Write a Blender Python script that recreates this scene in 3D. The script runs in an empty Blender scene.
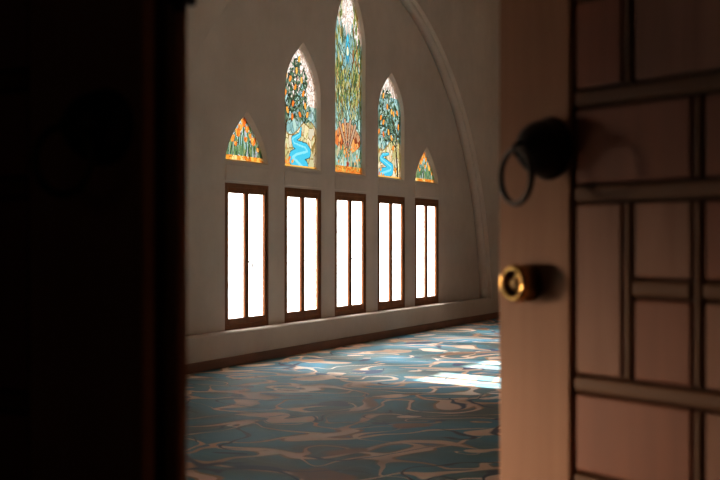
import bpy, bmesh, math, random
import numpy as np
from mathutils import Matrix, Vector
PI = math.pi
sc = bpy.context.scene
col = sc.collection

# ------------------------------------------------------------------ helpers
def frame(origin, xdir, ydir):
    x = Vector(xdir).normalized(); y = Vector(ydir).normalized(); z = Vector((0, 0, 1))
    m = Matrix.Identity(4)
    for i in range(3):
        m[i][0] = x[i]; m[i][1] = y[i]; m[i][2] = z[i]; m[i][3] = origin[i]
    return m

def link(name, bm, mat, parent=None, M=None, smooth=False, kind=None, label=None, cat=None, group=None):
    bmesh.ops.recalc_face_normals(bm, faces=bm.faces)
    me = bpy.data.meshes.new(name)
    bm.to_mesh(me); bm.free()
    if smooth:
        for p in me.polygons: p.use_smooth = True
    me.materials.append(mat)
    o = bpy.data.objects.new(name, me)
    col.objects.link(o)
    if parent is not None: o.parent = parent
    if M is not None: o.matrix_local = M
    if kind: o['kind'] = kind
    if label: o['label'] = label
    if cat: o['category'] = cat
    if group: o['group'] = group
    return o

def empty(name, M, kind=None, label=None, cat=None, group=None, parent=None):
    o = bpy.data.objects.new(name, None)
    col.objects.link(o)
    o.empty_display_size = .1
    if parent is not None: o.parent = parent
    o.matrix_local = M
    if kind: o['kind'] = kind
    if label: o['label'] = label
    if cat: o['category'] = cat
    if group: o['group'] = group
    return o

def box(bm, x0, x1, y0, y1, z0, z1, bev=0.0, seg=2):
    r = bmesh.ops.create_cube(bm, size=1.0)
    vs = r['verts']
    for v in vs:
        v.co = Vector((x0 + (v.co.x + .5) * (x1 - x0), y0 + (v.co.y + .5) * (y1 - y0), z0 + (v.co.z + .5) * (z1 - z0)))
    if bev > 0:
        es = list({e for v in vs for e in v.link_edges})
        bmesh.ops.bevel(bm, geom=es, offset=bev, segments=seg, affect='EDGES', profile=.5)

def lathe(bm, prof, cx, cz, y0, n=48):
    """profile of (radius, height towards the viewer) turned about the -y axis"""
    rings = []
    for r, h in prof:
        if r < 1e-5:
            rings.append([bm.verts.new((cx, y0 - h, cz))])
        else:
            rings.append([bm.verts.new((cx + r * math.cos(2 * PI * i / n), y0 - h, cz + r * math.sin(2 * PI * i / n))) for i in range(n)])
    for a, b in zip(rings, rings[1:]):
        for i in range(n):
            j = (i + 1) % n
            if len(a) == 1 and len(b) == 1: continue
            if len(a) == 1: bm.faces.new((a[0], b[i], b[j]))
            elif len(b) == 1: bm.faces.new((a[i], a[j], b[0]))
            else: bm.faces.new((a[i], a[j], b[j], b[i]))

def tube(bm, pts, rad, n=12, closed=False):
    pts = [Vector(p) for p in pts]
    rings = []
    N = len(pts)
    for k, p in enumerate(pts):
        if closed: t = (pts[(k + 1) % N] - pts[k - 1]).normalized()
        else: t = (pts[min(k + 1, N - 1)] - pts[max(k - 1, 0)]).normalized()
        ref = Vector((0, 1, 0)) if abs(t.y) < .9 else Vector((1, 0, 0))
        a = t.cross(ref).normalized(); b = t.cross(a).normalized()
        r = rad[k] if isinstance(rad, (list, tuple)) else rad
        rings.append([bm.verts.new(p + a * r * math.cos(2 * PI * i / n) + b * r * math.sin(2 * PI * i / n)) for i in range(n)])
    for k in range(N if closed else N - 1):
        a, b = rings[k], rings[(k + 1) % N]
        for i in range(n):
            j = (i + 1) % n
            bm.faces.new((a[i], a[j], b[j], b[i]))
    if not closed:
        bm.faces.new(rings[0]); bm.faces.new(list(reversed(rings[-1])))

def plate(loops, y0, y1):
    """flat plate with holes: loops of (x, z), first the outline; depth y0..y1. Returns bmesh"""
    cu = bpy.data.curves.new('tmp', 'CURVE')
    cu.dimensions = '2D'; cu.fill_mode = 'BOTH'
    cu.extrude = abs(y1 - y0) / 2
    for lp in loops:
        sp = cu.splines.new('POLY'); sp.points.add(len(lp) - 1)
        for p, (x, z) in zip(sp.points, lp): p.co = (x, z, 0, 1)
        sp.use_cyclic_u = True
    ob = bpy.data.objects.new('tmp', cu)
    col.objects.link(ob)
    dg = bpy.context.evaluated_depsgraph_get()
    me = bpy.data.meshes.new_from_object(ob.evaluated_get(dg))
    bm = bmesh.new(); bm.from_mesh(me)
    bpy.data.objects.remove(ob); bpy.data.curves.remove(cu); bpy.data.meshes.remove(me)
    mid = (y0 + y1) / 2
    for v in bm.verts:
        x, z, d = v.co
        v.co = Vector((x, mid + d, z))
    bmesh.ops.remove_doubles(bm, verts=bm.verts, dist=1e-5)
    return bm

def rect(x0, x1, z0, z1): return [(x0, z0), (x1, z0), (x1, z1), (x0, z1)]

def arch(cx, hw, z0, zs, zt, n=14, p=2.0):
    pts = [(cx - hw, z0), (cx + hw, z0)]
    for i in range(n + 1):
        t = i / n
        pts.append((cx + hw * (1 - t ** p), zs + (zt - zs) * t))
    for i in range(n - 1, -1, -1):
        t = i / n
        pts.append((cx - hw * (1 - t ** p), zs + (zt - zs) * t))
    return pts

# ---------------------------------------------------------------- materials
def mat(name):
    m = bpy.data.materials.new(name); m.use_nodes = True
    nt = m.node_tree
    b = nt.nodes['Principled BSDF']
    return m, nt, b

def N(nt, t, **kw):
    n = nt.nodes.new(t)
    for k, v in kw.items():
        if k.startswith('i_'): n.inputs[k[2:].replace('_', ' ')].default_value = v
        else: setattr(n, k, v)
    return n

def ramp(nt, stops, fac, interp='LINEAR'):
    r = nt.nodes.new('ShaderNodeValToRGB')
    e = r.color_ramp.elements
    r.color_ramp.interpolation = interp
    while len(e) > 1: e.remove(e[-1])
    e[0].position = stops[0][0]; e[0].color = (*stops[0][1], 1)
    for pos, c in stops[1:]:
        x = e.new(pos); x.color = (*c, 1)
    nt.links.new(fac, r.inputs['Fac'])
    return r

def mixc(nt, fac, a, b):
    m = nt.nodes.new('ShaderNodeMix'); m.data_type = 'RGBA'
    for sock, val in ((m.inputs[0], fac), (m.inputs[6], a), (m.inputs[7], b)):
        if hasattr(val, 'links') or hasattr(val, 'is_linked'): nt.links.new(val, sock)
        elif isinstance(val, tuple): sock.default_value = (*val, 1)
        else: sock.default_value = val
    return m.outputs[2]

def plaster(name, c1, c2):
    m, nt, b = mat(name)
    tc = N(nt, 'ShaderNodeTexCoord')
    n1 = N(nt, 'ShaderNodeTexNoise', i_Scale=1.3, i_Detail=5.0, i_Roughness=.6)
    n2 = N(nt, 'ShaderNodeTexNoise', i_Scale=22.0, i_Detail=4.0)
    nt.links.new(tc.outputs['Object'], n1.inputs['Vector']); nt.links.new(tc.outputs['Object'], n2.inputs['Vector'])
    r = ramp(nt, [(.35, c1), (.65, c2)], n1.outputs['Fac'])
    nt.links.new(r.outputs['Color'], b.inputs['Base Color'])
    b.inputs['Roughness'].default_value = .85
    bp = N(nt, 'ShaderNodeBump', i_Strength=.12, i_Distance=.01)
    nt.links.new(n2.outputs['Fac'], bp.inputs['Height']); nt.links.new(bp.outputs['Normal'], b.inputs['Normal'])
    return m

def wood(name, c1, c2, rough=.45, axis='Z', scale=1.0):
    m, nt, b = mat(name)
    tc = N(nt, 'ShaderNodeTexCoord')
    mp = N(nt, 'ShaderNodeMapping')
    s = {'Z': (14, 14, .9), 'X': (.9, 14, 14)}[axis]
    mp.inputs['Scale'].default_value = tuple(v * scale for v in s)
    n1 = N(nt, 'ShaderNodeTexNoise', i_Scale=1.6, i_Detail=6.0, i_Roughness=.65, i_Distortion=.6)
    n2 = N(nt, 'ShaderNodeTexNoise', i_Scale=2.2, i_Detail=2.0)
    nt.links.new(tc.outputs['Object'], mp.inputs['Vector']); nt.links.new(mp.outputs['Vector'], n1.inputs['Vector'])
    nt.links.new(tc.outputs['Object'], n2.inputs['Vector'])
    ad = N(nt, 'ShaderNodeMath', operation='MULTIPLY_ADD'); ad.inputs[1].default_value = .5
    nt.links.new(n2.outputs['Fac'], ad.inputs[0])
    hf = N(nt, 'ShaderNodeMath', operation='MULTIPLY'); hf.inputs[1].default_value = .5
    nt.links.new(n1.outputs['Fac'], hf.inputs[0]); nt.links.new(hf.outputs[0], ad.inputs[2])
    r = ramp(nt, [(.36, c1), (.62, c2)], ad.outputs[0])
    nt.links.new(r.outputs['Color'], b.inputs['Base Color'])
    b.inputs['Roughness'].default_value = rough; b.inputs['Specular IOR Level'].default_value = .22
    bp = N(nt, 'ShaderNodeBump', i_Strength=.12, i_Distance=.003)
    nt.links.new(n1.outputs['Fac'], bp.inputs['Height']); nt.links.new(bp.outputs['Normal'], b.inputs['Normal'])
    return m

def metal(name, c, rough, bump=0.0, metallic=1.0):
    m, nt, b = mat(name)
    tc = N(nt, 'ShaderNodeTexCoord')
    n1 = N(nt, 'ShaderNodeTexNoise', i_Scale=60.0, i_Detail=4.0)
    nt.links.new(tc.outputs['Object'], n1.inputs['Vector'])
    r = ramp(nt, [(.3, tuple(v * .7 for v in c)), (.7, c)], n1.outputs['Fac'])
    nt.links.new(r.outputs['Color'], b.inputs['Base Color'])
    b.inputs['Metallic'].default_value = metallic; b.inputs['Roughness'].default_value = rough
    if bump:
        bp = N(nt, 'ShaderNodeBump', i_Strength=bump, i_Distance=.002)
        nt.links.new(n1.outputs['Fac'], bp.inputs['Height']); nt.links.new(bp.outputs['Normal'], b.inputs['Normal'])
    return m

def carpet():
    m, nt, b = mat('flowing_river_carpet')
    L = nt.links.new
    tc = N(nt, 'ShaderNodeTexCoord')
    def noise(vec, s, det=1.0, rough=.5, off=(0, 0, 0), stretch=(1, 1, 1)):
        mp = N(nt, 'ShaderNodeMapping'); mp.inputs['Location'].default_value = off; mp.inputs['Scale'].default_value = stretch
        L(vec, mp.inputs['Vector'])
        n = N(nt, 'ShaderNodeTexNoise', i_Scale=s, i_Detail=det, i_Roughness=rough)
        L(mp.outputs['Vector'], n.inputs['Vector'])
        return n
    def math_(op, a, b_=None, c=None):
        n = N(nt, 'ShaderNodeMath', operation=op)
        for i, v in enumerate((a, b_, c)):
            if v is None: continue
            if hasattr(v, 'is_linked'): L(v, n.inputs[i])
            else: n.inputs[i].default_value = v
        return n.outputs[0]
    def smooth(v, lo, hi):   # 1 below lo, 0 above hi
        n = N(nt, 'ShaderNodeMapRange', interpolation_type='SMOOTHSTEP')
        L(v, n.inputs['Value'])
        n.inputs['To Min'].default_value = 1; n.inputs['To Max'].default_value = 0
        for k, s in (('From Min', lo), ('From Max', hi)):
            if hasattr(s, 'is_linked'): L(s, n.inputs[k])
            else: n.inputs[k].default_value = s
        return n.outputs['Result']
    # domain warp
    w = noise(tc.outputs['Object'], .9, 1.5)
    sub = N(nt, 'ShaderNodeVectorMath', operation='SUBTRACT'); L(w.outputs['Color'], sub.inputs[0]); sub.inputs[1].default_value = (.5, .5, .5)
    scl = N(nt, 'ShaderNodeVectorMath', operation='SCALE'); L(sub.outputs[0], scl.inputs[0]); scl.inputs['Scale'].default_value = 1.3
    add = N(nt, 'ShaderNodeVectorMath', operation='ADD'); L(tc.outputs['Object'], add.inputs[0]); L(scl.outputs[0], add.inputs[1])
    V = add.outputs[0]
    wid = noise(V, 1.6, 1, off=(7, 3, 0))
    width = math_('MULTIPLY_ADD', wid.outputs['Fac'], .13, -.044)
    a = noise(V, 1.35, .6, off=(3.1, 1.7, 0), stretch=(.95, 1.0, 1))
    ra = math_('ABSOLUTE', math_('SUBTRACT', a.outputs['Fac'], .5))
    a2 = noise(V, 1.9, .4, off=(13.1, 5.7, 0), stretch=(.9, 1.05, 1))
    rb = math_('ABSOLUTE', math_('SUBTRACT', a2.outputs['Fac'], .49))
    rm = math_('MINIMUM', ra, math_('MULTIPLY', rb, 1.6))
    w2 = math_('MULTIPLY', width, .72)
    strand = smooth(rm, w2, width)
    edge = smooth(rm, math_('MULTIPLY', width, 1.15), math_('MULTIPLY', width, 1.6))
    # base water
    wn = noise(V, 1.1, 2, off=(5, 9, 0))
    base = ramp(nt, [(.36, (.085, .09, .075)), (.46, (.05, .14, .155)), (.60, (.04, .21, .31))], wn.outputs['Fac']).outputs['Color']
    # faint lighter ripples
    rp = noise(V, 3.2, 1, stretch=(.5, 1.6, 1))
    rr = smooth(math_('ABSOLUTE', math_('SUBTRACT', rp.outputs['Fac'], .5)), .005, .03)
    base = mixc(nt, math_('MULTIPLY', rr, .25), base, (.2, .3, .3))
    # orange edges in places
    on = noise(V, .9, 1, off=(1, 21, 0))
    om = math_('SUBTRACT', 1.0, smooth(on.outputs['Fac'], .42, .52))
    c1 = mixc(nt, math_('MULTIPLY', edge, math_('MULTIPLY', om, .85)), base, (.42, .17, .05))
    # beige and brown strands
    sn = noise(V, 1.4, 2, off=(31, 2, 0))
    sand = ramp(nt, [(.35, (.48, .25, .14)), (.52, (.78, .50, .35)), (.7, (.88, .66, .52))], sn.outputs['Fac']).outputs['Color']
    c2 = mixc(nt, strand, c1, sand)
    # rusty tongues
    tn = noise(V, 1.7, 1, off=(41, 8, 0), stretch=(1, .6, 1))
    c3 = mixc(nt, math_('MULTIPLY', math_('SUBTRACT', 1.0, smooth(tn.outputs['Fac'], .64, .68)), .9), c2, (.3, .11, .035))
    # navy slivers
    nn = noise(V, 1.9, .5, off=(77, 4, 0))
    nr = smooth(math_('ABSOLUTE', math_('SUBTRACT', nn.outputs['Fac'], .5)), .006, .018)
    nm = noise(V, 1.3, 0, off=(3, 55, 0))
    nmm = math_('SUBTRACT', 1.0, smooth(nm.outputs['Fac'], .47, .51))
    c4 = mixc(nt, math_('MULTIPLY', nr, nmm), c3, (.012, .015, .04))
    nb = noise(V, 2.4, .5, off=(8, 61, 0))
    c4 = mixc(nt, math_('SUBTRACT', 1.0, smooth(nb.outputs['Fac'], .715, .725)), c4, (.012, .02, .07))
    L(c4, b.inputs['Base Color'])
    b.inputs['Roughness'].default_value = .62
    b.inputs['Specular IOR Level'].default_value = .2
    b.inputs['Sheen Weight'].default_value = .03
    fz = N(nt, 'ShaderNodeTexNoise', i_Scale=180.0, i_Detail=2.0)
    L(tc.outputs['Object'], fz.inputs['Vector'])
    bp = N(nt, 'ShaderNodeBump', i_Strength=.25, i_Distance=.004)
    L(fz.outputs['Fac'], bp.inputs['Height']); L(bp.outputs['Normal'], b.inputs['Normal'])
    return m

GLASS_GAIN = .158
def stained():
    m = bpy.data.materials.new('stained_glass'); m.use_nodes = True
    nt = m.node_tree; nt.nodes.clear(); L = nt.links.new
    out = N(nt, 'ShaderNodeOutputMaterial')
    at = N(nt, 'ShaderNodeVertexColor', layer_name='glass_colour')
    sc_ = N(nt, 'ShaderNodeVectorMath', operation='SCALE'); sc_.inputs['Scale'].default_value = GLASS_GAIN
    L(at.outputs['Color'], sc_.inputs[0])
    tr = N(nt, 'ShaderNodeBsdfTransparent'); L(sc_.outputs[0], tr.inputs['Color'])
    gl = N(nt, 'ShaderNodeBsdfDiffuse'); L(at.outputs['Color'], gl.inputs['Color'])
    mx = N(nt, 'ShaderNodeMixShader'); mx.inputs[0].default_value = .12
    L(tr.outputs[0], mx.inputs[1]); L(gl.outputs[0], mx.inputs[2]); L(mx.outputs[0], out.inputs['Surface'])
    return m

def clear():
    m = bpy.data.materials.new('clear_window_glass'); m.use_nodes = True
    nt = m.node_tree; nt.nodes.clear(); L = nt.links.new
    out = N(nt, 'ShaderNodeOutputMaterial')
    tr = N(nt, 'ShaderNodeBsdfTransparent'); tr.inputs['Color'].default_value = (.92, .94, .94, 1)
    gl = N(nt, 'ShaderNodeBsdfGlossy'); gl.inputs['Roughness'].default_value = .05
    mx = N(nt, 'ShaderNodeMixShader'); mx.inputs[0].default_value = .05
    L(tr.outputs[0], mx.inputs[1]); L(gl.outputs[0], mx.inputs[2]); L(mx.outputs[0], out.inputs['Surface'])
    return m

M_wall = plaster('warm_plaster', (.49, .385, .31), (.58, .465, .38))
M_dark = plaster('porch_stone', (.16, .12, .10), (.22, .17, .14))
M_carpet = carpet()
M_frame = wood('stained_window_wood', (.11, .034, .010), (.21, .068, .018), .6)
M_base = wood('skirting_wood', (.16, .07, .038), (.24, .11, .06), .5, axis='X')
M_stile = wood('door_stile_wood', (.27, .115, .052), (.37, .165, .08), .6)
M_panel = wood('door_panel_wood', (.19, .08, .045), (.31, .14, .085), .6)
M_panel2 = wood('door_panel_red_wood', (.19, .06, .028), (.26, .085, .04), .55)
M_rail = wood('door_rail_wood', (.10, .040, .014), (.16, .066, .025), .6, axis='X')
M_groove = wood('door_groove_wood', (.02, .008, .005), (.035, .014, .008), .8)
M_iron = metal('black_iron', (.03, .026, .024), .5, .4)
M_ring = metal('worn_iron', (.06, .045, .036), .35, .3)
M_brass = metal('worn_brass', (.66, .38, .12), .17, .1)
M_brassd = metal('dull_brass', (.22, .13, .05), .45, .2)
M_handle = metal('brushed_steel', (.75, .74, .72), .3)
M_glass = stained()
M_clear = clear()

# ----------------------------------------------------------- camera geometry
CAM = Vector((0, 0, 1.27))
Uv = Vector((.427, .904, 0)).normalized()
Out = Vector((-Uv.y, Uv.x, 0))              # away from the hall
P0 = Vector((-.114, 15.02, 0))
WF = frame(P0, Uv, Out)                     # window wall: x along, y outwards, z up
def wl(s, y, z=0.0): return WF @ Vector((s, y, z))

# --------------------------------------------------------- the window wall
PITCH = 1.265
cent = [(i - 2) * PITCH for i in range(5)]
arch_out = [(2.09, 2.10, 2.64), (2.09, 2.93, 3.555), (2.09, 3.66, 4.50), (2.09, 2.93, 3.525), (2.09, 2.10, 2.62)]
OH = .44
FR = 0.18           # how far the arch surround and the ledge stand proud
holes = []
for c in cent: holes.append(rect(c - .452, c + .452, .338, 1.862))
AP = (1.65, 2.2, 2.3, 2.2, 1.65)
for c, (z0, zs, zt), p_ in zip(cent, arch_out, AP): holes.append(arch(c, OH, z0, zs, zt, p=p_))
LWIN = (-11.85, -10.95, .45, 1.55)            # low window farther along the same wall
# thin inner leaf and thick wall
bm = plate([rect(-13.2, 6.35, 0, 6.6)] + holes + [rect(*LWIN)], 0, .09)
wall_left = link('wall_left', bm, M_wall, M=WF, kind='structure')
# proud face with the big round arch
R = 4.8
a0 = math.asin(.338 / R)
arc = [(R * math.cos(a0 + (PI - 2 * a0) * i / 64), R * math.sin(a0 + (PI - 2 * a0) * i / 64)) for i in range(65)]
bm = plate([rect(-13.2, 6.35, 0, 6.6), arc, rect(*LWIN)], -FR, 0.0)
es = [e for e in bm.edges if all(abs(v.co.y + FR) < 1e-4 and abs(math.hypot(v.co.x, v.co.z) - R) < 1e-3 for v in e.verts) and not all(abs(v.co.z - .338) < 1e-3 for v in e.verts)]
bmesh.ops.bevel(bm, geom=es, offset=.06, segments=4, affect='EDGES')
es = [e for e in bm.edges if all(abs(v.co.y + FR) < 1e-4 and abs(v.co.z - .338) < 1e-4 for v in e.verts)]
bmesh.ops.bevel(bm, geom=es, offset=.012, segments=3, affect='EDGES')
link('wall_left_arch', bm, M_wall, M=WF, kind='structure')
# shallow plaster bands under and beside the lights
bm = bmesh.new()
for k, c in enumerate(cent):
    box(bm, c - .455, c + .455, -.012, .004, 1.885, 2.055, .004)
link('trim_1', bm, M_wall, M=WF, kind='structure')

bm = bmesh.new(); box(bm, -12.6, 6.15, -FR - .016, -FR + .002, 0, .095, .004)
link('baseboard_left', bm, M_base, M=WF, kind='structure')

# casement windows ---------------------------------------------------------
def bars(bm, x0, x1, z0, z1, w, y0, y1, wb=None, wt=None, bev=.004):
    wb = w if wb is None else wb; wt = w if wt is None else wt
    box(bm, x0, x0 + w, y0, y1, z0, z1, bev); box(bm, x1 - w, x1, y0, y1, z0, z1, bev)
    box(bm, x0 + w, x1 - w, y0, y1, z0, z0 + wb, bev); box(bm, x0 + w, x1 - w, y0, y1, z1 - wt, z1, bev)

def casement(idx, c):
    M = WF @ Matrix.Translation((c, 0, .338))
    t = empty('window_%d' % idx, M, kind='structure')
    bm = bmesh.new(); bars(bm, -.451, .451, 0.001, 1.523, .038, -.002, .050, .050, .045)
    link('window_frame', bm, M_frame, t)
    for sgn in (-1, 1):
        x0, x1 = (-.413, -.001) if sgn < 0 else (.001, .413)
        bm = bmesh.new(); bars(bm, x0, x1, .051, 1.478, .040, .004, .034, .064, .058, .005)
        s = link('sash', bm, M_frame, t)
        bm = bmesh.new(); box(bm, x0 + .035, x1 - .035, .022, .027, .105, 1.43)
        link('pane', bm, M_clear, s)
        if sgn > 0:
            h = bmesh.new()
            box(h, .006, .030, .004, .016, .655, .735, .004)
            tube(h, [(.018, .006, .70), (.018, -.03, .70), (.019, -.042, .695), (.021, -.046, .68), (.021, -.046, .64), (.021, -.043, .585)],
                 [.008, .008, .009, .010, .009, .007], 10)
            link('handle', h, M_handle, s, smooth=True)
    return t
for i, c in enumerate(cent): casement(i + 1, c)

# low window along the same wall, beyond the left door leaf
t = empty('window_11', WF @ Matrix.Translation(((LWIN[0] + LWIN[1]) / 2, 0, LWIN[2])), kind='structure')
hw = (LWIN[1] - LWIN[0]) / 2
bm = bmesh.new(); bars(bm, -hw, hw, 0, LWIN[3] - LWIN[2], .06, .01, .08)
box(bm, -.02, .02, .02, .07, .06, LWIN[3] - LWIN[2] - .06, .004)
link('window_frame', bm, M_frame, t)
bm = bmesh.new(); box(bm, -hw + .05, hw - .05, .045, .05, .05, LWIN[3] - LWIN[2] - .05); link('pane', bm, M_clear, t)

# stained glass ------------------------------------------------------------
class Canvas:
    def __init__(s, w, h, cell, seed):
        s.w, s.h = w, h
        s.nx, s.ny = int(round(w / cell)), int(round(h / cell))
        s.x, s.y = np.meshgrid((np.arange(s.nx) + .5) / s.nx * w - w / 2, (np.arange(s.ny) + .5) / s.ny * h)
        s.a = np.zeros((s.ny, s.nx, 3)); s.r = np.random.RandomState(seed)
    def X(s, u): return (u - .5) * s.w
    def Y(s, v): return v * s.h
    def put(s, mask, c):
        s.a[mask] = c
    def mosaic(s, mask, cols, size, jit=.12, lead=.0, leadc=(.08, .07, .05), ax=1.0):
        n = int(s.w * s.h / (size * size * ax)) + 3
        px = s.r.uniform(-s.w / 2, s.w / 2, n); py = s.r.uniform(0, s.h, n)
        d = np.sqrt((s.x[..., None] - px) ** 2 + ((s.y[..., None] - py) / ax) ** 2)
        o = np.argsort(d, axis=-1)[..., :2]
        d1 = np.take_along_axis(d, o[..., :1], -1)[..., 0]; d2 = np.take_along_axis(d, o[..., 1:2], -1)[..., 0]
        cc = np.array(cols)[s.r.randint(0, len(cols), n)] * (1 + s.r.uniform(-jit, jit, (n, 1)))
        img = cc[o[..., 0]]
        s.a[mask] = img[mask]
        if lead > 0: s.a[mask & (d2 - d1 < lead)] = leadc
    def seg(s, x0, y0, x1, y1, w0, w1, c):
        dx, dy = x1 - x0, y1 - y0; L2 = dx * dx + dy * dy + 1e-9
        t = np.clip(((s.x - x0) * dx + (s.y - y0) * dy) / L2, 0, 1)
        d = np.hypot(s.x - x0 - t * dx, s.y - y0 - t * dy)
        s.put(d < (w0 + (w1 - w0) * t) / 2, c)
    def poly(s, pts, w0, w1, c):
        n = len(pts) - 1
        for i in range(n):
            a, b = w0 + (w1 - w0) * i / n, w0 + (w1 - w0) * (i + 1) / n
            s.seg(*pts[i], *pts[i + 1], a, b, c)
    def ell(s, cx, cy, rx, ry, ang, c, outline=0, oc=(.03, .03, .02)):
        ca, sa = math.cos(ang), math.sin(ang)
        u = (s.x - cx) * ca + (s.y - cy) * sa; v = -(s.x - cx) * sa + (s.y - cy) * ca
        if outline: s.put((u / (rx + outline)) ** 2 + (v / (ry + outline)) ** 2 < 1, oc)
        s.put((u / rx) ** 2 + (v / ry) ** 2 < 1, c)

ORG = [(.95, .30, .04), (.98, .42, .08), (.85, .20, .03), (1.0, .52, .12)]
GRN = [(.10, .20, .09), (.16, .30, .14), (.06, .13, .07), (.22, .34, .16), (.30, .36, .14)]
AQUA = [(.34, .60, .58), (.26, .50, .52), (.46, .68, .62), (.30, .44, .46)]
PALE = [(.95, .88, .82), (1.0, .95, .9), (.8, .68, .6), (1.0, .98, .94)]
DK = (.035, .035, .025)
def leafspray(c, n, xr, yr, ln, cols, up=(-.5, .5), wd=.022):
    for _ in range(n):
        x = c.X(c.r.uniform(*xr)); y = c.Y(c.r.uniform(*yr)); a = PI / 2 + c.r.uniform(*up); l = ln * c.r.uniform(.6, 1.2)
        c.ell(x, y, l / 2, wd / 2, a, cols[c.r.randint(len(cols))])

def paint_small(c):
    T = np.ones_like(c.x, bool)
    c.mosaic(T, [(.45, .62, .58), (.5, .5, .55), (.6, .72, .68), (.36, .5, .5)], .05, ax=2, lead=.006)
    leafspray(c, 110, (.03, .97), (.08, .48), .2, GRN + [(.05, .09, .05), (.3, .42, .34)], (-.35, .35), .026)
    leafspray(c, 18, (.3, .7), (.3, .8), .16, GRN + AQUA, (-.3, .3), .022)
    for u in np.linspace(.12, .88, 8):
        x = c.X(u); c.seg(x, .03, x + c.r.uniform(-.03, .03), c.h * .5, .011, .008, (.08, .12, .05))
    for (u, v, s) in ((.22, .46, 1), (.36, .60, 1.1), (.5, .84, 1.1), (.42, .72, .9), (.58, .70, .9), (.74, .44, 1.1), (.55, .46, .7), (.30, .34, .6), (.66, .56, .6), (.86, .26, .6)):
        for da in (-.4, 0, .4):
            c.ell(c.X(u) + da * .06 * s, c.Y(v) + .01, .042 * s, .018 * s, PI / 2 - da, ORG[c.r.randint(4)], .003, (.3, .05, .01))
    c.mosaic(c.y < c.h * .10, [(1.0, .55, .1), (.95, .35, .04), (1.0, .75, .3), (.7, .18, .02)], .035, lead=.004, leadc=(.4, .1, .01))

def paint_river(c, flip):
    T = np.ones_like(c.x, bool)
    c.mosaic(T, AQUA + [(.5, .72, .75)], .06, ax=1.6, lead=.006, leadc=(.12, .2, .18))
    sky = c.y > c.h * (.66 + .10 * np.sin(c.x * 9)) if not flip else c.y > c.h * .80
    right = (c.x > c.X(.62) + .02 * np.sin(c.y * 14)) & (c.y > c.h * .52) if not flip else c.y > c.h * .84
    c.mosaic(sky | right, PALE, .05, lead=.005, leadc=(.5, .34, .28))
    # hills
    hill = c.y < c.h * (.33 + .07 * np.cos((c.x / c.w - .25) * 6))
    c.mosaic(hill, [(.74, .66, .40), (.62, .60, .34), (.84, .76, .52), (.50, .48, .22), (.68, .62, .46)], .09, ax=1.5, lead=.007, leadc=(.3, .2, .06))
    hill2 = np.abs(c.y - c.h * (.33 + .07 * np.cos((c.x / c.w - .25) * 6))) < .008
    c.put(hill2, (.3, .18, .06))
    leafspray(c, 26, (.05, .95), (.04, .3), .10, [(.40, .40, .12), (.24, .28, .08), (.6, .25, .05), (.78, .6, .3)], (-.7, .7), .02)
    # river
    riv = [(.53, .325), (.50, .27), (.30, .225), (.34, .19), (.68, .165), (.74, .135), (.42, .10), (.30, .07), (.45, .035), (.62, -.01)]
    if flip: riv = [(.50, .235), (.26, .215), (.20, .175), (.42, .14), (.62, .105), (.60, .07), (.38, .045), (.18, .02), (.1, -.01)]
    P = [(c.X(u), c.Y(v)) for u, v in riv]
    c.poly(P, .045, .24 if not flip else .2, (.03, .12, .16)); c.poly(P, .032, .215 if not flip else .18, (.07, .55, .78))
    c.poly([(x - .012, y + .008) for x, y in P], .008, .04, (.25, .75, .9))
    # tree
    br = (.07, .045, .02)
    if not flip:
        tr = [(.06, .22), (.10, .36), (.20, .48), (.34, .60), (.42, .74), (.45, .88)]
        kids = [((.14, .40), (.06, .52), (.08, .66), (.12, .8)), ((.24, .5), (.48, .56), (.62, .62), (.72, .7)), ((.3, .56), (.24, .7), (.28, .84)), ((.12, .37), (.4, .42), (.62, .43), (.8, .46)), ((.37, .64), (.56, .74), (.62, .84))]
        fx, fy = (.0, .80), (.38, .92)
    else:
        tr = [(.88, .02), (.84, .16), (.80, .3), (.82, .44), (.66, .58), (.52, .72), (.46, .86)]
        kids = [((.82, .3), (.58, .38), (.3, .42), (.08, .4)), ((.82, .42), (.92, .56), (.94, .7)), ((.66, .58), (.36, .6), (.16, .66)), ((.55, .7), (.7, .78), (.66, .9))]
        fx, fy = (.02, .98), (.36, .88)
    c.poly([(c.X(u), c.Y(v)) for u, v in tr], .05, .012, br)
    for k in kids: c.poly([(c.X(u), c.Y(v)) for u, v in k], .022, .008, br)
    dg = [(.045, .08, .045), (.07, .13, .08), (.13, .21, .13), (.03, .04, .025), (.2, .28, .2)]
    for _ in range(420):
        u, v = c.r.uniform(*fx), c.r.uniform(*fy)
        lim = .92 - abs(u - .42) * .55
        if v > lim: continue
        if not flip and u > .72 and v > .52: continue
        c.ell(c.X(u), c.Y(v), .042 * c.r.uniform(.6, 1.2), .014, c.r.uniform(0, PI), dg[c.r.randint(5)])
    c.poly([(c.X(u), c.Y(v)) for u, v in tr[2:]], .022, .010, br)
    fr = ((.08, .60), (.22, .72), (.36, .66), (.40, .80), (.30, .52), (.50, .44), (.66, .52), (.60, .62), (.14, .46), (.48, .9), (.72, .45), (.28, .41), (.55, .73), (.1, .74)) if not flip else \
         ((.3, .8), (.62, .66), (.85, .66), (.7, .64), (.2, .58), (.3, .54), (.5, .45), (.3, .42), (.12, .44), (.62, .40), (.9, .52), (.45, .7), (.68, .3), (.78, .08))
    for u, v in fr:
        c.ell(c.X(u), c.Y(v), .040, .024, c.r.uniform(.8, 2.2), ORG[c.r.randint(4)], .005)
    for _ in range(10):
        c.ell(c.X(c.r.uniform(.0, .3)), c.r.uniform(.0, .10), .03, .016, c.r.uniform(0, 3), ORG[c.r.randint(4)], .003, (.4, .1, .02))
    c.put(c.y < .022, (.85, .45, .08))

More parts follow.
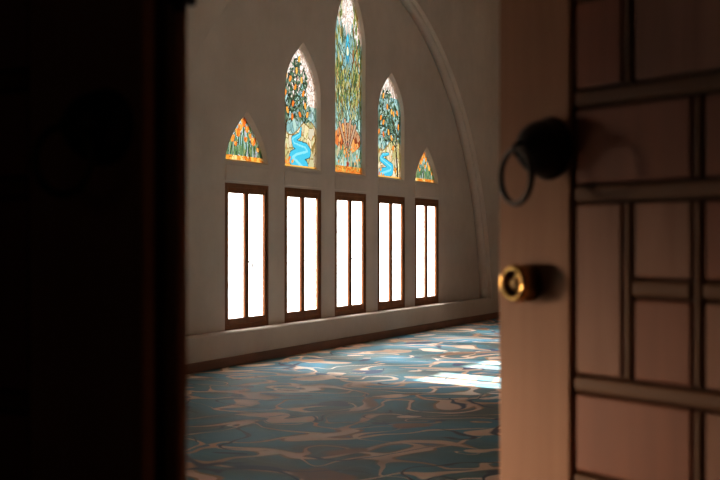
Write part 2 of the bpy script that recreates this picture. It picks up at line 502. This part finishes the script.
def paint_tall(c):
    T = np.ones_like(c.x, bool)
    c.mosaic(T, AQUA + [(.3, .4, .25), (.3, .5, .45)], .05, ax=2.2, lead=.007, leadc=(.1, .16, .12))
    c.mosaic(c.y > c.h * (.80 - .07 * np.exp(-(c.x / .09) ** 2) - .08 * (c.x > .2) + .02 * np.sin(c.x * 60)), PALE, .05, lead=.005, leadc=(.5, .36, .3))
    YG = [(.30, .30, .08), (.50, .44, .14), (.10, .15, .05), (.18, .26, .08), (.05, .08, .03), (.5, .46, .2), (.28, .16, .06)]
    # slender cypresses at both sides
    for _ in range(330):
        u = c.r.uniform(0, 1); v = c.r.uniform(.36, .92)
        e = abs(u - .5) * 2
        if v > .97 - .0 * e and True: continue
        if e < .34 and v > .54: continue
        if e > .74 and v > .82: continue
        if v > .74 and not (.36 < e < .72): continue
        c.ell(c.X(u), c.Y(v), .075 * c.r.uniform(.6, 1.2), .014, PI / 2 + c.r.uniform(-.22, .22), YG[c.r.randint(7)])
    # blue flame
    c.ell(0, c.Y(.665), .19, .058, PI / 2, (.02, .12, .2)); c.ell(0, c.Y(.665), .18, .048, PI / 2, (.05, .42, .66))
    c.ell(0, c.Y(.70), .09, .03, PI / 2, (.10, .58, .78))
    c.ell(0, c.Y(.655), .062, .027, PI / 2, (1.0, .95, .62), .006, (.3, .5, .3))
    c.seg(0, c.Y(.745), 0, c.Y(.82), .02, .006, (.4, .6, .6))
    # crossing branches
    br = (.05, .04, .02)
    for k in range(5):
        v0 = .17 + k * .085
        for sg in (-1, 1):
            c.poly([(sg * .05, c.Y(v0)), (sg * .20, c.Y(v0 + .13)), (sg * .36, c.Y(v0 + .22))], .02, .010, br)
            c.poly([(-sg * .22, c.Y(v0 + .02)), (-sg * .05, c.Y(v0 + .14)), (sg * .12, c.Y(v0 + .26))], .014, .008, (.12, .14, .05))
    leafspray(c, 120, (.02, .98), (.28, .56), .11, YG, (-.7, .7), .018)
    # fan of trunks
    c.mosaic((np.abs(c.x) < .37) & (c.y < c.h * (.27 - .07 * (np.abs(c.x) / .37) ** 2)) & (c.y > c.h * .08 + np.abs(c.x) * .45), [(.86, .30, .08), (.7, .2, .05), (.9, .42, .14), (.55, .3, .16)], .06, ax=2, lead=.006, leadc=(.25, .06, .02))
    for a in (-.50, -.17, .17, .50):
        x1 = math.sin(a) * .46; y1 = c.Y(.10) + math.cos(a) * .42
        c.seg(0, c.Y(.10), x1, y1, .04, .075, (.05, .03, .02)); c.seg(0, c.Y(.10), x1, y1, .016, .05, (.55, .36, .24))
    c.seg(0, 0, 0, c.Y(.15), .06, .05, (.35, .06, .03))
    leafspray(c, 90, (.0, 1.0), (.03, .13), .12, [(.34, .5, .34), (.5, .62, .5), (.2, .34, .2), (.62, .5, .3), (.1, .2, .1)], (-.35, .35), .02)
    for _ in range(12):
        c.ell(c.X(c.r.uniform(.05, .95)), c.Y(c.r.uniform(.05, .17)), .02, .012, c.r.uniform(0, 3), ORG[c.r.randint(4)])
    c.mosaic(c.y < c.h * .035, [(1.0, .5, .1), (.9, .3, .05), (.6, .4, .1), (.8, .2, .03)], .035, lead=.004, leadc=(.3, .08, .01))

def inside_arch(x, z, hw, z0, zs, zt, p):
    if z <= zs: return abs(x) <= hw
    t = (z - zs) / (zt - zs)
    return t <= 1 and abs(x) <= hw * (1 - t ** p)

GL = ['small pointed stained glass with orange flowers, left end of the row, above the nearest window',
      'pointed stained glass of an orange tree with its trunk left of a blue river',
      'tallest pointed stained glass, at the centre, with a blue flame shape above crossing branches',
      'pointed stained glass of an orange tree with its trunk right of a blue river',
      'smallest looking pointed stained glass, right end of the row, above the farthest window']
for k, (c, (z0, zs, zt)) in enumerate(zip(cent, arch_out)):
    t = empty('stained_glass_panel', WF @ Matrix.Translation((c, 0, z0)), label=GL[k], cat='stained glass', group='pointed stained glass windows')
    gi = .025; gt = .055
    I = (OH - gi, z0 + .022, zs + .005, zt - gt)
    # splayed plaster reveal
    outer = arch(0, OH, 0, zs - z0, zt - z0, p=AP[k]); inner = arch(0, I[0], I[1] - z0, I[2] - z0, I[3] - z0, p=AP[k])
    bm = bmesh.new()
    A = [bm.verts.new((x, .0005, z)) for x, z in outer]; B = [bm.verts.new((x, .042, z)) for x, z in inner]
    C = [bm.verts.new((x, .075, z)) for x, z in inner]; D = [bm.verts.new((x, .075, z)) for x, z in outer]
    n = len(A)
    for i in range(n):
        j = (i + 1) % n
        for P, Q in ((A, B), (B, C), (C, D), (D, A)): bm.faces.new((P[i], P[j], Q[j], Q[i]))
    link('reveal', bm, M_wall, t)
    W, H = 2 * OH, zt - z0
    cv = Canvas(W, H, .008, 5 + k)
    # the picture fills the glass
    cv.w = 2 * I[0]; cv.h = I[3] - I[1]; cv.y = cv.y - .022
    (paint_small if k in (0, 4) else paint_tall if k == 2 else (lambda q: paint_river(q, k == 3)))(cv)
    verts = {}; bm = bmesh.new(); lay = bm.loops.layers.color.new('glass_colour')
    cl = bm.loops.layers.float_color.new('glass_colour2') if False else lay
    dx, dz = W / cv.nx, H / cv.ny
    def vv(i, j, y):
        key = (i, j, y)
        if key not in verts: verts[key] = bm.verts.new((-W / 2 + i * dx, y, j * dz))
        return verts[key]
    for j in range(cv.ny):
        for i in range(cv.nx):
            x = -W / 2 + (i + .5) * dx; z = (j + .5) * dz
            if not inside_arch(x * .985, z0 + z, OH, z0, zs, zt, AP[k]): continue
            f = bm.faces.new((vv(i, j, 0.046), vv(i + 1, j, 0.046), vv(i + 1, j + 1, 0.046), vv(i, j + 1, 0.046)))
            cc = cv.a[j, i]
            s = [max(0, min(1, (v * 12.92 if v < .0031308 else 1.055 * v ** (1 / 2.4) - .055))) for v in cc]
            for lp in f.loops: lp[lay] = (*s, 1)
    link('stained_glass', bm, M_glass, t)

# --------------------------------------------------------------- the doors
def build_leaf(idx, F, hd, dd, sgn, left=False):
    W, Hh = .90, 2.42
    X = Vector(hd) * sgn
    M = frame(F, X, dd)
    t = empty('door_leaf', M, cat='door', label='dark wooden door leaf in deep shadow, without a brass lock, left of the opening' if idx == 1
              else 'lit brown panelled wooden door leaf with ring knocker and round brass lock')
    rnd = random.Random(idx * 7 + 1)
    hb, g = .0138, .0045
    def bx(name, x0, x1, y0, y1, z0, z1, m, bev=.003, seg=2):
        bm = bmesh.new(); a, b = sorted((x0 * sgn, x1 * sgn)); box(bm, a, b, y0, y1, z0, z1, bev, seg)
        return link(name, bm, m, t)
    s0 = 0; st = .185 + (.045 if left else 0)
    bx('core', .003, W - .003, .024, .052, .015, Hh - .003, M_groove, .001)
    bx('stile', s0, st, 0, .026, .012, Hh, M_stile, .004)
    bx('stile', W - .15, W, 0, .026, .012, Hh, M_stile, .004)
    if left: bx('meeting_strip', -.020, .035, .0515, .075, .012, Hh, M_stile, .004)
    f0, f1 = st + .008, W - .158
    k = (f1 - f0) / (.742 - .198)
    x1, x2, x3, x4, x5, x6 = [f0 + (v - .198) * k for v in (.305, .330, .449, .473, .585, .61)]
    def cell(xa, xb, za, zb):
        bm = bmesh.new(); a, b = sorted(((xa + .002) * sgn, (xb - .002) * sgn))
        box(bm, a, b, .005, .025, za + hb + g, zb - hb - g, .004, 2)
        link('panel', bm, [M_panel, M_panel2][rnd.random() < .5], t)
    def hr(xa, xb, z): bx('rail', xa, xb, .001, .025, z - hb, z + hb, M_rail, .007, 3)
    def vr(xa, xb, za, zb): bx('mullion', xa + .005, xb - .005, .003, .025, za + hb + .003, zb - hb - .003, M_rail, .006, 3)
    def rowP(za, zb):      # one wide panel, then two
        cell(f0, x3, za, zb); vr(x3, x4, za, zb); cell(x4, x5, za, zb); vr(x5, x6, za, zb); cell(x6, f1, za, zb)
    def rowQ(za, zm, zb):  # tall panel, two small ones, tall ones
        cell(f0, x1, za, zb); vr(x1, x2, za, zb)
        cell(x2, x3, za, zm); cell(x2, x3, zm, zb); hr(x2 - .002, x3 + .002, zm)
        vr(x3, x4, za, zb)
        cell(x4, x5, za, zm); cell(x4, x5, zm, zb); hr(x4 - .002, x5 + .002, zm)
        vr(x5, x6, za, zb); cell(x6, f1, za, zb)
    def rowT(za, zb):      # narrow panel, then wide
        cell(f0, x1, za, zb); vr(x1, x2, za, zb); cell(x2, x5, za, zb); vr(x5, x6, za, zb); cell(x6, f1, za, zb)
    plan = [(.07, .205, 'P'), (.205, .37, 'T'), (.37, .69, 'Q'), (.69, .85, 'T'), (.85, 1.02, 'P'), (1.02, 1.35, 'Q'),
            (1.35, 1.515, 'P'), (1.515, 1.70, 'T'), (1.70, 2.03, 'Q'), (2.03, 2.20, 'P'), (2.20, 2.36, 'T')]
    hr(f0, f1, plan[0][0])
    for za, zb, kd in plan:
        if kd == 'P': rowP(za, zb)
        elif kd == 'T': rowT(za, zb)
        else: rowQ(za, 1.19 if za == 1.02 else (za + zb) / 2, zb)
        hr(f0, f1, zb)
    # knocker: iron boss, staple and hanging ring
    kx, kz = (.072 if left else .137) * sgn, 1.433
    kn = bmesh.new()
    lathe(kn, [(0, 0), (.055, 0), (.056, .004), (.052, .008), (.050, .012), (.0495, .022), (.046, .036), (.039, .048), (.028, .056), (.016, .061), (.010, .064), (.0, .065)], kx, kz, 0)
    boss = link('knocker_boss', kn, M_iron, t, smooth=True)
    sb = bmesh.new()
    pts = [(kx, -.060, kz + .004), (kx, -.074, kz + .007), (kx, -.086, kz + .002), (kx, -.088, kz - .006), (kx, -.082, kz - .013), (kx, -.070, kz - .012), (kx, -.060, kz - .008)]
    tube(sb, pts, .0042, 10)
    link('staple', sb, M_iron, boss, smooth=True)
    rb = bmesh.new(); RR = .0475
    tilt = math.radians(6)
    pts = []
    for i in range(48):
        a = 2 * PI * i / 48
        dx_, dz_ = RR * math.sin(a), -RR + RR * math.cos(a)
        pts.append((kx + dx_ * .985, -.083 - sgn * dx_ * .16, kz - .0045 + dz_))
    tube(rb, pts, .0056, 12, closed=True)
    link('ring', rb, M_ring, boss, smooth=True)
    return t, bx, sgn

# right leaf
hd_r = Vector((.578, -.816, 0)); dd_r = Vector((.816, .578, 0))
F_r = Vector((.26, 2.25, 0))
tr_, bx_r, _ = build_leaf(2, F_r, hd_r, dd_r, 1)
# brass lock on the right leaf
lx, lz = .0795, 1.192
bm = bmesh.new()
lathe(bm, [(.0, 0), (.0335, 0), (.0345, .003), (.0345, .030), (.0335, .032)], lx, lz, 0)
lock = link('lock_barrel', bm, M_brassd, tr_, smooth=True)
bm = bmesh.new()
lathe(bm, [(.0335, .024), (.0345, .027), (.0345, .031), (.0340, .0345), (.0330, .0375), (.0310, .0402), (.0285, .0415), (.0260, .0415), (.0230, .0395), (.0205, .036), (.0195, .031), (.019, .0255), (.012, .025), (.0, .025)], lx, lz, 0)
link('lock_rim', bm, M_brass, lock, smooth=True)
bm = bmesh.new()
lathe(bm, [(.0125, .024), (.0125, .031), (.011, .033), (.0, .033)], lx, lz, 0, 32)
link('key_cylinder', bm, M_brassd, lock, smooth=True)
bm = bmesh.new(); box(bm, lx - .0012, lx + .0012, -.0336, -.0325, lz - .007, lz + .007)
link('keyhole', bm, M_iron, lock)

# left leaf
hd_l = Vector((-.85, .527, 0)).normalized(); dd_l = Vector((.527, .85, 0)).normalized()
F_l = Vector((-.3077, 1.70, 0))
tl_, bx_l, _ = build_leaf(1, F_l, hd_l, dd_l, -1, left=True)
# flush bolt on the meeting strip of the left leaf
bm = bmesh.new(); box(bm, .004, .031, .046, .082, 1.612, 1.80, .003); box(bm, .010, .020, .050, .07, 1.600, 1.63, .002)
link('flush_bolt', bm, M_iron, tl_)

# ------------------------------------------------ the rest of the hall
L_h = F_l + hd_l * .91; R_h = F_r + hd_r * .91
dw = (R_h - L_h).normalized(); dn = Vector((dw.y, -dw.x, 0))       # towards the porch
DF = frame(L_h, dw, -dn)                                           # y into the hall
opw = (R_h - L_h).length
def quad(name, pts, z0, z1, m, thick_up=True):
    bm = bmesh.new()
    a = [bm.verts.new((x, y, z0)) for x, y in pts]; b = [bm.verts.new((x, y, z1)) for x, y in pts]
    bm.faces.new(a); bm.faces.new(b)
    n = len(a)
    for i in range(n):
        j = (i + 1) % n; bm.faces.new((a[i], a[j], b[j], b[i]))
    return link(name, bm, m, kind='structure')
# hall outline in plan (window-wall coordinates)
inv = DF.inverted()
d3 = inv @ wl(-10.7, -13.0)
left_x = (inv @ wl(-12.8, .1)).x
bm = plate([[(left_x - .6, 0), (-.01, 0), (-.01, 2.45), (opw + .01, 2.45), (opw + .01, 0), (d3.x + .5, 0), (d3.x + .5, 6.6), (left_x - .6, 6.6)]], -.35, -.012)
link('wall_front', bm, M_wall, M=DF, kind='structure')
bm = plate([[(-.11, 0), (-.01, 0), (-.01, 2.45), (opw + .01, 2.45), (opw + .01, 0), (opw + .11, 0), (opw + .11, 2.56), (-.11, 2.56)]], -.012, .012)
link('trim_2', bm, M_frame, M=DF, kind='structure')
bm = bmesh.new(); box(bm, 6.2, 6.5, -13.3, .28, 0, 6.6); link('wall_far', bm, M_wall, M=WF, kind='structure')
bm = bmesh.new(); box(bm, -11.0, 6.5, -13.3, -13.0, 0, 6.6); link('wall_right', bm, M_wall, M=WF, kind='structure')
pf = [DF @ Vector((left_x - .6, -.2, 0)), DF @ Vector((d3.x + .5, -.2, 0)), wl(-11.0, -13.3), wl(6.5, -13.3), wl(6.5, .28), wl(-13.2, .28)]
xy = [(p.x, p.y) for p in pf]
quad('floor', xy, -.1, 0, M_carpet)
quad('ceiling', xy, 6.6, 6.75, M_wall)
# porch around the camera
def bxs(name, x0, x1, y0, y1, z0, z1, m):
    bm = bmesh.new(); box(bm, x0, x1, y0, y1, z0, z1); return link(name, bm, m, M=DF, kind='structure')
px0, px1, py0 = -.9, opw + .9, -4.2
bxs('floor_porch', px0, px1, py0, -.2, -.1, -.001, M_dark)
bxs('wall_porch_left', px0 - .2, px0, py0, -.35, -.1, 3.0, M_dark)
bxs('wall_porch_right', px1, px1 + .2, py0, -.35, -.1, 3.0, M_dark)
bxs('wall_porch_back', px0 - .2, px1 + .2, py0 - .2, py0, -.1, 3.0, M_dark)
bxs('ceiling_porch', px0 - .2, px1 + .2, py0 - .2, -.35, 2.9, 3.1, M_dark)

# ------------------------------------------------------------------ light
SKY = 8.7
w = bpy.data.worlds.new('World'); sc.world = w; w.use_nodes = True
bg = w.node_tree.nodes['Background']
bg.inputs['Color'].default_value = (1.0, .97, .93, 1); bg.inputs['Strength'].default_value = SKY

def light(name, typ, M, energy, color, **kw):
    ld = bpy.data.lights.new(name, typ); ld.energy = energy; ld.color = color
    for k, v in kw.items(): setattr(ld, k, v)
    o = bpy.data.objects.new(name, ld); col.objects.link(o); o.matrix_world = M
    return o
def aim(pos, d):
    return Matrix.Translation(pos) @ Vector(d).to_track_quat('-Z', 'Y').to_matrix().to_4x4()
# sky portals at the five casements
for c in cent:
    o = light('window_portal', 'AREA', aim(wl(c, .12, 1.095), -Out), 1, (1, 1, 1), shape='RECTANGLE', size=.87, size_y=1.5)
    o.data.cycles.is_portal = True
o = light('window_portal', 'AREA', aim(wl(sum(LWIN[:2]) / 2, .12, 1.15), -Out), 1, (1, 1, 1), shape='RECTANGLE', size=.9, size_y=1.1)
o.data.cycles.is_portal = True
# low sun and the bright haze around it
sd = Vector((.765, -.645, 0)).normalized()
def sun(name, el, energy, color, ang, dh=sd):
    d = Vector((dh.x * math.cos(el), dh.y * math.cos(el), -math.sin(el)))
    return light(name, 'SUN', aim(Vector((-20, 20, 10)), d), energy, color, angle=ang)
sun('low_sun', math.radians(10.6), 110, (1, .93, .82), math.radians(.5))
sun('bright_haze', math.radians(27), 19, (.86, .94, 1.0), math.radians(24))
# daylight of the low window near the doors
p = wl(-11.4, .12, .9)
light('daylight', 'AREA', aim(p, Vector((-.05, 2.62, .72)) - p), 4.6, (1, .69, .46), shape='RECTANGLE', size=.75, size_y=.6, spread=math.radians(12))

# added faint fill light in the closed porch, lifts the dark left leaf
light('porch_fill', 'AREA', aim(DF @ Vector((.5, -4.0, 1.9)), DF.to_3x3() @ Vector((.05, 1, -.12))), .5, (1, .7, .55), shape='RECTANGLE', size=1.6, size_y=1.2)

# ----------------------------------------------------------------- camera
cd = bpy.data.cameras.new('camera'); co = bpy.data.objects.new('camera', cd); col.objects.link(co)
co.location = CAM; co.rotation_euler = (PI / 2, 0, 0)
cd.sensor_width = 36; cd.lens = 60; cd.clip_start = .05
cd.dof.use_dof = True; cd.dof.focus_distance = 14.5; cd.dof.aperture_fstop = 4.8
sc.camera = co
sc.view_settings.view_transform = 'Standard'; sc.view_settings.look = 'None'
sc.view_settings.exposure = 0; sc.view_settings.gamma = 1; sc.view_settings.use_curve_mapping = False
sc.cycles.use_denoising = True
sc.cycles.max_bounces = 12; sc.cycles.diffuse_bounces = 7; sc.cycles.transparent_max_bounces = 16
sc.cycles.sample_clamp_indirect = 8
